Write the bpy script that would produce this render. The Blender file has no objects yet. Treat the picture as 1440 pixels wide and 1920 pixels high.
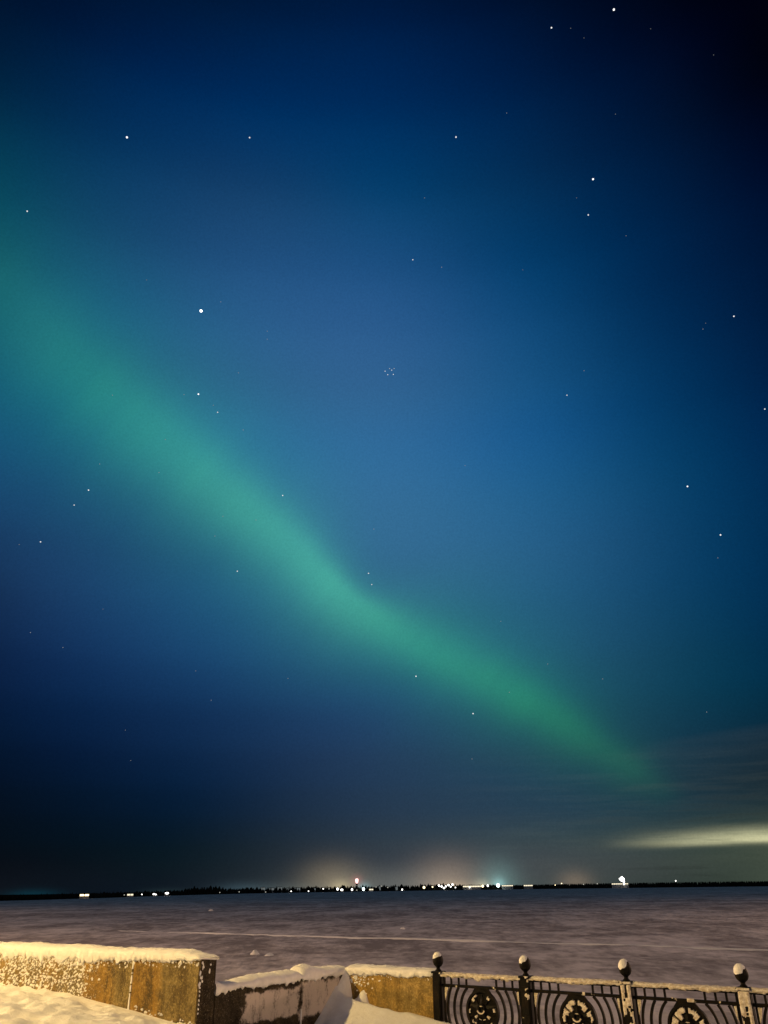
import bpy, bmesh, math, random
import numpy as np
from mathutils import Vector, Matrix

S = bpy.context.scene
COL = S.collection
R = math.radians
random.seed(7)

# ------------------------------------------------------------------ camera
EYE = 2.15
PITCH, ROLL, FPX = R(26.1324), R(0.7559), 1442.0
cp, sp, cr, sr = math.cos(PITCH), math.sin(PITCH), math.cos(ROLL), math.sin(ROLL)
RT, UP0, FW = Vector((1, 0, 0)), Vector((0, -sp, cp)), Vector((0, cp, sp))
CR, CU = RT * cr - UP0 * sr, RT * sr + UP0 * cr
cam_data = bpy.data.cameras.new('camera')
cam = bpy.data.objects.new('camera', cam_data)
COL.objects.link(cam)
cam_data.sensor_fit = 'VERTICAL'
cam_data.sensor_height = 24
cam_data.sensor_width = 18
cam_data.lens = FPX / 1920 * 24
cam_data.clip_start, cam_data.clip_end = 0.1, 30000
m = Matrix((CR, CU, -FW)).transposed().to_4x4()
m.translation = (0, 0, EYE)
cam.matrix_world = m
S.camera = cam


def heading(x, y):
    """Direction in the world of a point measured on the photograph."""
    return (CR * (x - 720) + CU * (960 - y) + FW * FPX).normalized()


def at(x, y, dist):
    d = heading(x, y)
    return Vector((0, 0, EYE)) + d * (dist / math.hypot(d.x, d.y))


S.view_settings.view_transform = 'Standard'
S.view_settings.look = 'None'
S.view_settings.exposure = 0
S.view_settings.gamma = 1


# ------------------------------------------------------------------ node helper
class N:
    """A value or colour socket with arithmetic."""
    def __init__(self, nt, s):
        self.nt, self.s = nt, s

    def m(self, op, *a, clamp=False):
        n = self.nt.nodes.new('ShaderNodeMath')
        n.operation = op
        n.use_clamp = clamp
        for i, v in enumerate((self,) + a):
            if isinstance(v, N):
                self.nt.links.new(v.s, n.inputs[i])
            else:
                n.inputs[i].default_value = v
        return N(self.nt, n.outputs[0])

    def __add__(self, o): return self.m('ADD', o)
    def __radd__(self, o): return self.m('ADD', o)
    def __sub__(self, o): return self.m('SUBTRACT', o)
    def __rsub__(self, o): return (self * -1) + o
    def __mul__(self, o): return self.m('MULTIPLY', o)
    def __rmul__(self, o): return self.m('MULTIPLY', o)
    def __truediv__(self, o): return self.m('DIVIDE', o)
    def exp(self): return self.m('EXPONENT')
    def abs(self): return self.m('ABSOLUTE')

    def step(self, a, b):
        n = self.nt.nodes.new('ShaderNodeMapRange')
        n.interpolation_type = 'SMOOTHSTEP'
        self.nt.links.new(self.s, n.inputs[0])
        n.inputs[1].default_value, n.inputs[2].default_value = a, b
        return N(self.nt, n.outputs[0])

    def col(self, c):
        """This value times a fixed colour."""
        n = self.nt.nodes.new('ShaderNodeVectorMath')
        n.operation = 'SCALE'
        n.inputs[0].default_value = c
        self.nt.links.new(self.s, n.inputs[3])
        return N(self.nt, n.outputs[0])

    def scale(self, f):
        n = self.nt.nodes.new('ShaderNodeVectorMath')
        n.operation = 'SCALE'
        self.nt.links.new(self.s, n.inputs[0])
        if isinstance(f, N):
            self.nt.links.new(f.s, n.inputs[3])
        else:
            n.inputs[3].default_value = f
        return N(self.nt, n.outputs[0])

    def vec(self, op, o, out=0):
        n = self.nt.nodes.new('ShaderNodeVectorMath')
        n.operation = op
        self.nt.links.new(self.s, n.inputs[0])
        if isinstance(o, N):
            self.nt.links.new(o.s, n.inputs[1])
        else:
            n.inputs[1].default_value = o
        return N(self.nt, n.outputs[out])

    def vadd(self, o): return self.vec('ADD', o)

    def xyz(self):
        n = self.nt.nodes.new('ShaderNodeSeparateXYZ')
        self.nt.links.new(self.s, n.inputs[0])
        return [N(self.nt, n.outputs[i]) for i in range(3)]

    def ramp(self, stops, mode='CARDINAL'):
        n = self.nt.nodes.new('ShaderNodeValToRGB')
        n.color_ramp.interpolation = mode
        e = n.color_ramp.elements
        while len(e) < len(stops):
            e.new(0.5)
        for i, (p, c) in enumerate(stops):
            e[i].position = p
        for i, (p, c) in enumerate(stops):
            e[i].color = tuple(c) + (1,)
        self.nt.links.new(self.s, n.inputs[0])
        return N(self.nt, n.outputs[0])

    def mix(self, a, b):
        """Colour a where this is 0, b where it is 1."""
        n = self.nt.nodes.new('ShaderNodeMix')
        n.data_type = 'RGBA'
        self.nt.links.new(self.s, n.inputs[0])
        for i, v in ((6, a), (7, b)):
            if isinstance(v, N):
                self.nt.links.new(v.s, n.inputs[i])
            else:
                n.inputs[i].default_value = tuple(v) + (1,)
        return N(self.nt, n.outputs[2])

    def noise(self, scale=1.0, detail=3.0, rough=0.55, stretch=(1, 1, 1)):
        mp = self.nt.nodes.new('ShaderNodeMapping')
        mp.inputs['Scale'].default_value = stretch
        self.nt.links.new(self.s, mp.inputs[0])
        n = self.nt.nodes.new('ShaderNodeTexNoise')
        n.inputs['Scale'].default_value = scale
        n.inputs['Detail'].default_value = detail
        n.inputs['Roughness'].default_value = rough
        self.nt.links.new(mp.outputs[0], n.inputs['Vector'])
        return N(self.nt, n.outputs[0])


def joinxyz(nt, a, b, c):
    n = nt.nodes.new('ShaderNodeCombineXYZ')
    for i, v in enumerate((a, b, c)):
        if isinstance(v, N):
            nt.links.new(v.s, n.inputs[i])
        else:
            n.inputs[i].default_value = v
    return N(nt, n.outputs[0])


# ------------------------------------------------------------------ night sky (a function of direction only)
AZK = [-0.8378, -0.6283, -0.4189, -0.2094, 0.0, 0.2094, 0.4189, 0.6283, 0.8378]
ELK = [0.0, 0.014, 0.0314, 0.0524, 0.0785, 0.1134, 0.1571, 0.2094, 0.2618, 0.3316, 0.4014, 0.4712, 0.5411, 0.6109, 0.6807, 0.7505, 0.8378, 0.925, 1.0123, 1.0821, 1.1519]
BASE = [
"42,0,0 15,0,0 0,0,0 0,0,0 0,0,0 0,0,0 0,1,0 0,0,0 0,2,0 3,73,123 8,215,371 8,349,542 2,404,523 0,386,423 0,322,334 0,198,265 0,0,0 0,20,99 0,99,277 0,151,383 0,199,480",
"65,0,0 9,0,0 0,0,0 0,0,0 0,0,0 0,0,0 0,40,19 16,11,32 9,0,0 21,42,148 45,283,798 51,518,1232 23,562,1061 4,517,838 0,442,657 0,397,671 0,176,478 0,55,226 0,35,124 0,76,207 0,124,309",
"32,65,94 37,53,84 26,37,67 15,39,78 13,42,99 12,51,155 12,62,265 18,117,460 40,182,675 74,305,976 75,330,1060 60,395,1215 60,555,1447 78,674,1457 70,645,1465 52,413,1125 17,272,888 0,139,616 0,59,266 0,68,239 0,68,173",
"0,16,66 0,35,77 0,51,90 0,51,116 0,61,194 6,90,321 25,153,500 42,232,718 65,409,1144 72,548,1406 73,566,1428 114,757,1760 144,951,2069 169,831,1835 169,770,1848 124,612,1595 62,369,1045 0,205,814 0,90,407 0,51,198 0,19,34",
"394,517,566 343,442,519 277,360,477 220,333,488 171,319,559 147,326,662 137,359,843 120,439,1140 130,596,1277 193,809,1515 274,1086,2045 290,1161,2287 251,1084,2340 249,934,2101 205,809,2009 115,628,1704 20,414,1220 0,212,826 0,104,501 0,49,211 0,0,0",
"416,504,492 454,522,536 412,516,559 300,484,563 175,401,610 126,401,683 111,469,770 112,618,991 125,700,1290 128,770,1578 135,819,1815 97,823,1960 59,726,1970 50,646,1697 29,525,1474 5,362,1121 10,237,768 0,133,567 0,57,292 0,30,107 0,5,0",
"9,93,62 70,175,125 115,231,166 76,204,197 15,145,224 24,152,238 13,185,375 0,240,533 0,256,596 0,272,773 0,286,833 0,290,841 0,233,746 0,184,674 0,136,550 0,126,507 0,83,372 0,40,213 0,18,82 0,24,85 0,22,65",
"1807,2107,1417 1285,1454,984 872,906,608 531,487,316 265,205,126 102,0,0 25,0,0 0,0,157 0,0,302 0,27,245 0,44,297 0,18,315 0,23,251 0,26,183 0,31,177 0,12,116 0,0,20 1,0,12 0,3,0 0,14,60 0,25,122",
"3356,3765,2536 2513,2709,1803 1735,1740,1128 1081,953,580 584,404,210 251,97,29 69,0,0 1,0,0 0,0,2 0,0,0 0,0,0 0,0,0 0,0,0 0,0,0 0,0,0 0,0,0 6,0,0 0,0,32 0,6,104 0,14,144 0,23,183"]
AURORA = [
(-0.2386, -0.0174, 0.0703, 0.0703, 0.003, 0.018, 0.012),
(-0.1266, -0.0117, 0.0732, 0.0615, 0.005, 0.04, 0.022),
(-0.0311, -0.0207, 0.0789, 0.0648, 0.008, 0.08, 0.032),
(0.0605, -0.032, 0.0782, 0.0609, 0.009, 0.116, 0.016),
(0.2038, -0.0388, 0.0669, 0.0509, 0.022, 0.185, 0.036),
(0.2684, -0.0413, 0.061, 0.0447, 0.029, 0.212, 0.05),
(0.3713, -0.0465, 0.0547, 0.0369, 0.033, 0.235, 0.08),
(0.4778, -0.0545, 0.0492, 0.0232, 0.031, 0.236, 0.078),
(0.5656, -0.05, 0.0393, 0.0448, 0.016, 0.178, 0.042),
(0.6496, -0.0316, 0.0389, 0.0456, 0.011, 0.152, 0.024),
(0.7322, -0.0157, 0.0355, 0.0355, 0.007, 0.12, 0.012),
(0.8097, -0.0094, 0.0295, 0.0269, 0.005, 0.072, 0.008),
(0.8684, -0.0033, 0.025, 0.0225, 0.003, 0.042, 0.008),
(0.9121, -0.0, 0.0208, 0.0184, 0.0, 0.01, 0.003),
(0.9548, 0.0068, 0.0179, 0.0179, 0.0, 0.0, 0.0)]
GLOW = [
(-0.065, 0.0094, 0.0344, 0.0213, 0.13, 0.095, 0.05),
(-0.0556, 0.0025, 0.0125, 0.0075, 0.25, 0.2, 0.1),
(-0.1051, 0.0009, 0.0438, 0.0075, 0.03, 0.035, 0.03),
(0.0691, 0.0061, 0.0375, 0.0262, 0.16, 0.105, 0.065),
(0.075, 0.001, 0.025, 0.0063, 0.2, 0.14, 0.08),
(0.1278, 0.0054, 0.022, 0.0225, 0.045, 0.11, 0.105),
(0.1276, 0.0026, 0.0075, 0.0075, 0.14, 0.28, 0.28),
(0.1091, 0.0017, 0.0088, 0.0063, 0.25, 0.22, 0.14),
(0.2145, 0.0039, 0.0183, 0.012, 0.11, 0.07, 0.04),
(-0.0376, 0.0096, 0.0063, 0.0056, 0.14, 0.03, 0.03),
(-0.0301, 0.0011, 0.0075, 0.0056, 0.1, 0.22, 0.25),
(-0.3947, -0.0009, 0.025, 0.005, 0.0, 0.02, 0.03),
(-0.2552, -0.0017, 0.025, 0.005, 0.01, 0.02, 0.02),
(-0.1692, 0.0005, 0.0312, 0.0075, 0.02, 0.04, 0.05),
(0.0192, 0.0039, 0.0938, 0.0163, 0.06, 0.055, 0.045)]
N_AX, U_AX, V_AX = (0.62264, -0.2894, 0.72703), (-0.36169, 0.71745, 0.59535), (0.6939, 0.63365, -0.34204)

world = bpy.data.worlds.new('World')
S.world = world
world.use_nodes = True
wt = world.node_tree
wt.nodes.clear()
tc = wt.nodes.new('ShaderNodeTexCoord')
D = N(wt, tc.outputs['Generated'])
dx, dy, dz = D.xyz()
az = dx.m('ARCTAN2', dy)
el = dz.m('ARCSINE')
elf = el / ELK[-1]
SIG = R(9.5)
total = None
wsum = None
for k, a in enumerate(AZK):
    t = (az - a) / SIG
    w = (t * t * -1).exp()
    cols = [tuple(int(q) / 10000 for q in c.split(',')) for c in BASE[k].split(' ')]
    c = elf.ramp([(e / ELK[-1], col) for e, col in zip(ELK, cols)]).scale(w)
    total = c if total is None else total.vadd(c)
    wsum = w if wsum is None else wsum + w
# aurora: a curtain along a great circle, its ridge, widths and colour given along the arc
u = D.vec('DOT_PRODUCT', V_AX, 1).m('ARCTAN2', D.vec('DOT_PRODUCT', U_AX, 1))
v = D.vec('DOT_PRODUCT', N_AX, 1).m('ARCSINE')
U0, U1 = -0.75, 0.96
uf = (u - U0) / (U1 - U0)
first = AURORA[0]
keys = [(0.0,) + first[1:4] + (0, 0, 0)] + [((q[0] - U0) / (U1 - U0),) + q[1:] for q in AURORA]
wob = D.noise(7, 2, 0.5)
shape = uf.ramp([(q[0], (q[1] + 0.1, q[2], q[3])) for q in keys]).xyz()
tint = uf.ramp([(q[0], q[4:7]) for q in keys])
d = v - (shape[0] - 0.1) + (wob - 0.5) * 0.012
neg = d.m('LESS_THAN', 0.0)
wid = neg * shape[1] * 1.18 + (1 - neg) * shape[2] * 1.10
s2 = (d / wid) * (d / wid)
e1 = (s2 * -1).exp()
e2 = (s2 * (-1 / (2.2 * 2.2))).exp()
e3 = (s2 * -2.4).exp()
e4 = (s2 * -0.34).exp()
prof = e3 * 0.42 + e1 * 0.30 + e4 * 0.28 + (1 - neg) * (e2 - e4) * 0.16
rays = joinxyz(wt, u * 26, v * 3, 0.0).noise(1.0, 4, 0.6)
prof = prof * (rays * 0.34 + 0.83)
prof = prof * (D.noise(5, 3, 0.5) * 0.3 + 0.85)
total = total.vadd(tint.scale(prof))
# town glow low over the far shore, with lamp halos painted into the sky
for a, e, sx, sy, r_, g_, b_ in GLOW:
    p = (az - a) / sx
    q = (el - e) / sy
    total = total.vadd(((p * p + q * q) * -1).exp().col((r_, g_, b_)))
# thin cloud: a lit streak, a bank with a soft upper edge and dark wisps
cn = D.noise(4, 4, 0.55, (1, 1, 9))
cn2 = D.noise(9, 4, 0.6, (1, 1, 14))
cen = az * 0.014 + 0.0398 + (cn - 0.5) * 0.012
cd = el - cen
cneg = cd.m('LESS_THAN', 0.0)
cs = cd / (cneg * 0.0048 + (1 - cneg) * 0.0088)
amp = az.step(R(13.5), R(25)) * (1 - az.step(R(30), R(48)))
streak = (cs * cs * -1).exp() * amp * (cn2.step(0.25, 0.72) * 0.75 + 0.45)
total = total.vadd(streak.col((0.58, 0.545, 0.305)))
wispy = (cn2.step(0.42, 0.7)) * (1 - el.step(0.10, 0.17)) * el.step(0.012, 0.03) * az.step(R(1), R(14)) * (1 - az.step(R(40), R(55)))
total = total.vadd(wispy.col((0.009, 0.0095, 0.007)))
cw = cd / 0.035
total = total.vadd(((cw * cw * -1).exp() * amp * (cn2 * 0.8 + 0.5)).col((0.016, 0.020, 0.011)))
edge = el - (az * 0.071 + 0.1298) + (cn - 0.5) * 0.012
bank = (1 - edge.step(-0.007, 0.003)) * edge.step(-0.11, -0.01) * az.step(R(13), R(21)) * (1 - az.step(R(40), R(60)))
total = total.vadd((bank * (cn2 * 0.9 + 0.25)).col((0.0085, 0.0075, 0.006)))
lowc = (1 - el.step(0.05, 0.13)) * az.step(R(9), R(22)) * (1 - az.step(R(45), R(60)))
total = total.scale(1 - lowc * (cn2.step(0.5, 0.72)) * 0.3)
# the part of the sky behind the photographer: night blue over a town's glow
rest = 1 - (wsum / 1.403).m('MINIMUM', 1.0)
warm = (el.m('MAXIMUM', 0.0) * -6.0).exp()
total = total.vadd(rest.col((0.030, 0.048, 0.076))).vadd((rest * warm).col((0.07, 0.04, 0.02)))
total = total.scale(D.noise(420, 1, 0.5) * 0.22 + 0.89)
bg = wt.nodes.new('ShaderNodeBackground')
wt.links.new(total.s, bg.inputs[0])
out = wt.nodes.new('ShaderNodeOutputWorld')
wt.links.new(bg.outputs[0], out.inputs[0])


# ------------------------------------------------------------------ embankment street lamps and added river fill lights (all beyond the frame)
def street_light(name, loc, watt, colour, size=0.25):  # also makes the added fill lights
    l = bpy.data.lights.new(name, 'POINT')
    l.energy, l.color, l.shadow_soft_size = watt, colour, size
    o = bpy.data.objects.new(name, l)
    o.location = loc
    COL.objects.link(o)


SODIUM = (1.0, 0.67, 0.24)
AMBER = (1.0, 0.62, 0.39)
street_light('street_light', (-14.2, 9.5, 10.0), 10800, SODIUM)
street_light('street_light', (-45, 39, 9), 9000, SODIUM)
street_light('street_light', (32, -18, 9), 16000, AMBER)
street_light('river_fill_light', (-95, 55, 26), 175000, AMBER, 1.0)  # this and the next three are added fill, brightening the river and walls
street_light('river_fill_light', (150, 80, 28), 255000, AMBER, 1.0)
street_light('river_fill_light', (-246, 190, 36), 300000, AMBER, 2.0)
street_light('river_fill_light', (270, 150, 36), 340000, AMBER, 2.0)


# ------------------------------------------------------------------ mesh and material helpers
C0 = Vector((-0.73, 14.62, 0))                   # inner corner of the wall recess; local x runs along the parapet, local y out to the river
ROTZ = math.atan2(-0.582, 0.8131)


def lnk(o, parent=None):
    COL.objects.link(o)
    if parent is not None:
        o.parent = parent
    return o


def tag(o, label=None, cat=None, group=None, kind=None):
    for k, val in (('label', label), ('category', cat), ('group', group), ('kind', kind)):
        if val:
            o[k] = val
    return o


def empty(name, loc=(0, 0, 0), rz=0.0, parent=None):
    o = bpy.data.objects.new(name, None)
    o.location = loc
    o.rotation_euler = (0, 0, rz)
    return lnk(o, parent)


def mesh(name, V, F, mat, parent=None, smooth=False, loc=None, rz=None):
    me = bpy.data.meshes.new(name)
    me.from_pydata([tuple(map(float, p)) for p in V], [], [tuple(map(int, f)) for f in F])
    me.materials.append(mat)
    if smooth:
        me.polygons.foreach_set('use_smooth', [True] * len(me.polygons))
    me.update()
    o = bpy.data.objects.new(name, me)
    if loc is not None:
        o.location = loc
    if rz is not None:
        o.rotation_euler = (0, 0, rz)
    return lnk(o, parent)


class MB:
    """Collects shapes and builds them as one mesh."""
    def __init__(self):
        self.V, self.F = [], []

    def add(self, V, F):
        b = len(self.V)
        self.V += [tuple(p) for p in V]
        self.F += [tuple(b + i for i in f) for f in F]
        return self

    def box(self, x0, x1, y0, y1, z0, z1, bev=0.0):
        bm = bmesh.new()
        bmesh.ops.create_cube(bm, size=1)
        for p in bm.verts:
            p.co = ((p.co.x + .5) * (x1 - x0) + x0, (p.co.y + .5) * (y1 - y0) + y0, (p.co.z + .5) * (z1 - z0) + z0)
        if bev:
            bmesh.ops.bevel(bm, geom=list(bm.edges), offset=bev, segments=2, affect='EDGES')
        bm.verts.index_update()
        self.add([p.co[:] for p in bm.verts], [[q.index for q in f.verts] for f in bm.faces])
        bm.free()
        return self

    def lathe(self, prof, c=(0, 0, 0), n=20):
        V, F = [], []
        for r, z in prof:
            for i in range(n):
                a = 2 * math.pi * i / n
                V.append((c[0] + r * math.cos(a), c[1] + r * math.sin(a), c[2] + z))
        for j in range(len(prof) - 1):
            for i in range(n):
                F.append((j * n + i, j * n + (i + 1) % n, (j + 1) * n + (i + 1) % n, (j + 1) * n + i))
        F.append(tuple(range(n))[::-1])
        F.append(tuple((len(prof) - 1) * n + i for i in range(n)))
        return self.add(V, F)

    def arc(self, cx, cz, r, a0, a1, w, y0, y1, n=24):
        """A flat bar of width w bent along a circle in the xz plane, closed at both ends."""
        V, F = [], []
        for i in range(n + 1):
            a = a0 + (a1 - a0) * i / n
            ca, sa = math.cos(a), math.sin(a)
            for rr, yy in ((r - w / 2, y0), (r + w / 2, y0), (r + w / 2, y1), (r - w / 2, y1)):
                V.append((cx + rr * ca, yy, cz + rr * sa))
        for i in range(n):
            for k in range(4):
                F.append((4 * i + k, 4 * i + (k + 1) % 4, 4 * i + 4 + (k + 1) % 4, 4 * i + 4 + k))
        F += [(0, 3, 2, 1), (4 * n, 4 * n + 1, 4 * n + 2, 4 * n + 3)]
        return self.add(V, F)

    def prism(self, pts, y0, y1, slope=0.0):
        """A polygon in the xz plane with thickness; slope shrinks the front face."""
        n = len(pts)
        cx = sum(p[0] for p in pts) / n
        cz = sum(p[1] for p in pts) / n
        fr = [(p[0] + (cx - p[0]) * slope, y0, p[1] + (cz - p[1]) * slope) for p in pts]
        bk = [(p[0], y1, p[1]) for p in pts]
        F = [tuple(range(n)), tuple(range(2 * n - 1, n - 1, -1))]
        F += [(i, n + i, n + (i + 1) % n, (i + 1) % n) for i in range(n)]
        return self.add(fr + bk, F)

    def build(self, name, mat, parent=None, smooth=False, **k):
        return mesh(name, self.V, self.F, mat, parent, smooth, **k)


_T = np.random.RandomState(3).rand(256, 256)


def vn(x, y, s=0):
    """Smooth value noise, 0 to 1."""
    x = np.asarray(x, float) + s * 17.31
    y = np.asarray(y, float) + s * 9.77
    xi, yi = np.floor(x).astype(int), np.floor(y).astype(int)
    fx, fy = x - xi, y - yi
    fx, fy = fx * fx * (3 - 2 * fx), fy * fy * (3 - 2 * fy)
    g = lambda i, j: _T[i & 255, j & 255]
    return (g(xi, yi) * (1 - fx) + g(xi + 1, yi) * fx) * (1 - fy) + (g(xi, yi + 1) * (1 - fx) + g(xi + 1, yi + 1) * fx) * fy


def fbm(x, y, s=0, o=4, r=0.5):
    t, a, tot = 0, 1, 0
    for k in range(o):
        t = t + a * vn(np.asarray(x) * 2 ** k, np.asarray(y) * 2 ** k, s + k)
        tot += a
        a *= r
    return t / tot


def sstep(x, a, b):
    t = np.clip((np.asarray(x, float) - a) / (b - a), 0, 1)
    return t * t * (3 - 2 * t)


def material(name, rough=0.8):
    mt = bpy.data.materials.new(name)
    mt.use_nodes = True
    nt = mt.node_tree
    b = nt.nodes['Principled BSDF']
    b.inputs['Roughness'].default_value = rough
    b.inputs['Specular IOR Level'].default_value = 0.3
    t = nt.nodes.new('ShaderNodeTexCoord')
    return mt, nt, b, N(nt, t.outputs['Object'])


def bump(nt, b, h, strength, dist):
    n = nt.nodes.new('ShaderNodeBump')
    n.inputs['Strength'].default_value = strength
    n.inputs['Distance'].default_value = dist
    nt.links.new(h.s, n.inputs['Height'])
    nt.links.new(n.outputs[0], b.inputs['Normal'])


def lamp_mat(name, colour, power):
    mt = bpy.data.materials.new(name)
    mt.use_nodes = True
    nt = mt.node_tree
    nt.nodes.clear()
    e = nt.nodes.new('ShaderNodeEmission')
    e.inputs[0].default_value = tuple(colour) + (1,)
    e.inputs[1].default_value = power
    o = nt.nodes.new('ShaderNodeOutputMaterial')
    nt.links.new(e.outputs[0], o.inputs[0])
    mt.cycles.emission_sampling = 'NONE'
    return mt


# snow
M_SNOW, nt, b, P = material('snow', 0.75)
f1 = P.noise(9, 5, 0.65)
f2 = P.noise(55, 3, 0.6)
nt.links.new((f1.step(0.3, 0.75)).mix((0.78, 0.76, 0.72), (0.86, 0.85, 0.83)).s, b.inputs['Base Color'])
bump(nt, b, f1 * 0.8 + f2 * 0.25, 0.55, 0.05)

# thin crusty snow, dulled by soot and rust
M_CRUST, nt, b, P = material('crusty_snow', 0.85)
c1 = P.noise(26, 5, 0.7)
nt.links.new(c1.step(0.34, 0.66).mix((0.50, 0.41, 0.29), (0.80, 0.75, 0.66)).s, b.inputs['Base Color'])
bump(nt, b, c1, 0.6, 0.02)

# snow on the frozen river, with darker wind-blown patches
M_RIVER, nt, b, P = material('river_snow', 0.9)
b.inputs['Specular IOR Level'].default_value = 0.0
r1 = P.noise(0.16, 5, 0.62, (0.8, 0.35, 1))
r2 = P.noise(0.8, 5, 0.65, (0.7, 0.3, 1))
r3 = P.noise(0.03, 3, 0.5, (0.5, 1, 1))
r4 = P.noise(2.2, 3, 0.6, (0.6, 0.22, 1))
k = (r1 * 0.42 + r2 * 0.35 + r3 * 0.18 + r4 * 0.15).step(0.45, 0.66)
nt.links.new(k.mix((0.31, 0.275, 0.265), (0.80, 0.72, 0.68)).s, b.inputs['Base Color'])
bump(nt, b, r2 * 1.3 + r1 * 2, 0.7, 0.3)

# iron, blackened paint with rust showing through
M_IRON, nt, b, P = material('black_iron', 0.55)
i1 = P.noise(7, 4, 0.65)
nt.links.new(i1.step(0.5, 0.72).mix((0.0035, 0.0027, 0.0018), (0.020, 0.012, 0.005)).s, b.inputs['Base Color'])
b.inputs['Specular IOR Level'].default_value = 0.12
bump(nt, b, P.noise(60, 3, 0.6), 0.3, 0.01)

M_TREE, nt, b, P = material('dark_forest', 0.95)
nt.links.new(P.noise(0.05, 3).step(0.3, 0.7).mix((0.010, 0.012, 0.010), (0.022, 0.024, 0.018)).s, b.inputs['Base Color'])
b.inputs['Specular IOR Level'].default_value = 0.0

M_FACADE, nt, b, P = material('pale_facade', 0.9)
nt.links.new(P.noise(0.3, 3).step(0.3, 0.7).mix((0.35, 0.34, 0.32), (0.5, 0.49, 0.46)).s, b.inputs['Base Color'])


def concrete(name, ochre, grey, dark, frost=(), bands=None, veil=False):
    mt, nt, b, P = material(name, 0.9)
    b.inputs['Specular IOR Level'].default_value = 0.12
    x, y, z = P.xyz()
    big = P.noise(1.3, 4, 0.6, (1, 1, 0.4))
    streak = P.noise(8, 4, 0.65, (1, 1, 0.16))
    blot = P.noise(5.5, 6, 0.72)
    pore = P.noise(34, 6, 0.75)
    if bands:                                   # differently weathered casts, as seen along the wall
        f = (x + 3) / 3
        bd = f.ramp([(q, (w, w, w)) for q, w in bands], 'LINEAR').xyz()[0]
        sel = (bd + (big - 0.5) * 1.0 + (blot - 0.5) * 0.9).step(0.25, 0.75)
    else:
        sel = (big * 0.6 + blot * 0.45).step(0.40, 0.66)
    col = sel.mix(ochre, grey)
    col = (streak * 0.35 + blot * 0.45 + pore * 0.35).step(0.48, 0.70).mix(col, dark)
    light = tuple(min(1, q * 1.75 + .02) for q in grey)
    col = ((pore * 0.6 + blot * 0.4).step(0.50, 0.36) * 0.75).mix(col, light)
    fl = P.noise(75, 2, 0.6).step(0.64, 0.70)
    col = (fl * 0.4).mix(col, (0.62, 0.58, 0.5))
    jag = P.noise(5, 6, 0.72)
    for (yc, hy, zc, hz, wob) in frost:
        q = ((y - yc).abs() / hy).m('MAXIMUM', (z - zc).abs() / hz) + (jag - 0.5) * wob
        fm = 1 - q.step(0.84, 1.06)
        thin = (P.noise(7, 5, 0.7, (1, 1, 0.4)) * 0.7 + pore * 0.35).step(0.72, 0.52)
        col = (fm * (thin * 0.9 + 0.1)).mix(col, (0.60, 0.52, 0.46))
    if veil:                                    # dusting of blown snow caught in the rough face
        dust = P.noise(24, 5, 0.7, (1, 1, 1.6)) * 0.75 + blot * 0.4
        lim = ((x * -1).step(1.45, 2.6) * 0.16 + z.step(1.0, 1.33) * 0.07) + dust
        col = (lim.step(0.775, 0.84) * 0.8).mix(col, (0.72, 0.69, 0.62))
    nt.links.new(col.s, b.inputs['Base Color'])
    bump(nt, b, pore * 0.9 + blot * 0.9, 0.7, 0.025)
    return mt


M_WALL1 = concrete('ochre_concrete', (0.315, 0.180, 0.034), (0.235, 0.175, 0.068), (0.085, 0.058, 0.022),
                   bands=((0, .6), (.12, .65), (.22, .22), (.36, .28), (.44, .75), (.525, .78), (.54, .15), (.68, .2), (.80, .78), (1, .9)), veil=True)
M_WALL2 = concrete('shaded_concrete', (0.065, 0.045, 0.019), (0.045, 0.036, 0.022), (0.018, 0.013, 0.008),
                   frost=((-1.70, 0.60, 0.66, 0.185, 1.3), (-0.62, 0.47, 0.66, 0.24, 1.1)))  # base colours darkened to carry the shade on the side wall and wall end
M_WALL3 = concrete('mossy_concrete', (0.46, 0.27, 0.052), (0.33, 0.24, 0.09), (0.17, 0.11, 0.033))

# ------------------------------------------------------------------ land, river, promenade
# wide land sheet under everything, out to the horizon
n = 96
V = [(0, 0, -4.2)] + [(14000 * math.cos(2 * math.pi * i / n), 14000 * math.sin(2 * math.pi * i / n), -4.2) for i in range(n)]
tag(mesh('land', V, [(0, 1 + i, 1 + (i + 1) % n) for i in range(n)], M_SNOW), kind='structure')

# far shore: distance by direction (degrees right of straight ahead)
SH_AZ = np.radians([-50, -27, -21.5, -18, -14, -9.5, -4, 0, 9, 26, 50])
SH_D = np.array([620, 740, 880, 1050, 1450, 2000, 2400, 2600, 2900, 2500, 2200.])


def shore(a):
    return np.interp(a, SH_AZ, SH_D)


# frozen river: a sheet on a polar grid, drifted by the wind
AZN = np.radians(np.linspace(-62, 75, 620))
RN = np.geomspace(24, 3200, 560)
A, RR = np.meshgrid(AZN, RN)
X, Y = RR * np.sin(A), RR * np.cos(A)
amp = 0.34 * np.exp(-RR / 900)
hgt = (fbm(X * 0.10, Y * 0.28, 1, 4) - 0.5) * amp + (fbm(X * 0.45, Y * 1.0, 5, 3) - 0.5) * 0.26 * np.exp(-RR / 260)
Z = -3.0 + hgt
ny, nx = A.shape
idx = np.arange(nx * ny).reshape(ny, nx)
Q = np.stack([idx[:-1, :-1], idx[:-1, 1:], idx[1:, 1:], idx[1:, :-1]], -1).reshape(-1, 4)
loc_v = (X - C0.x) * -0.582 + (Y - C0.y) * -0.8131      # keep the sheet on the river side of the embankment
keep = (loc_v.ravel()[Q] < -1.0).all(1)
tag(mesh('frozen_river', np.stack([X, Y, Z], -1).reshape(-1, 3), Q[keep], M_RIVER, smooth=True), kind='structure')

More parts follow.
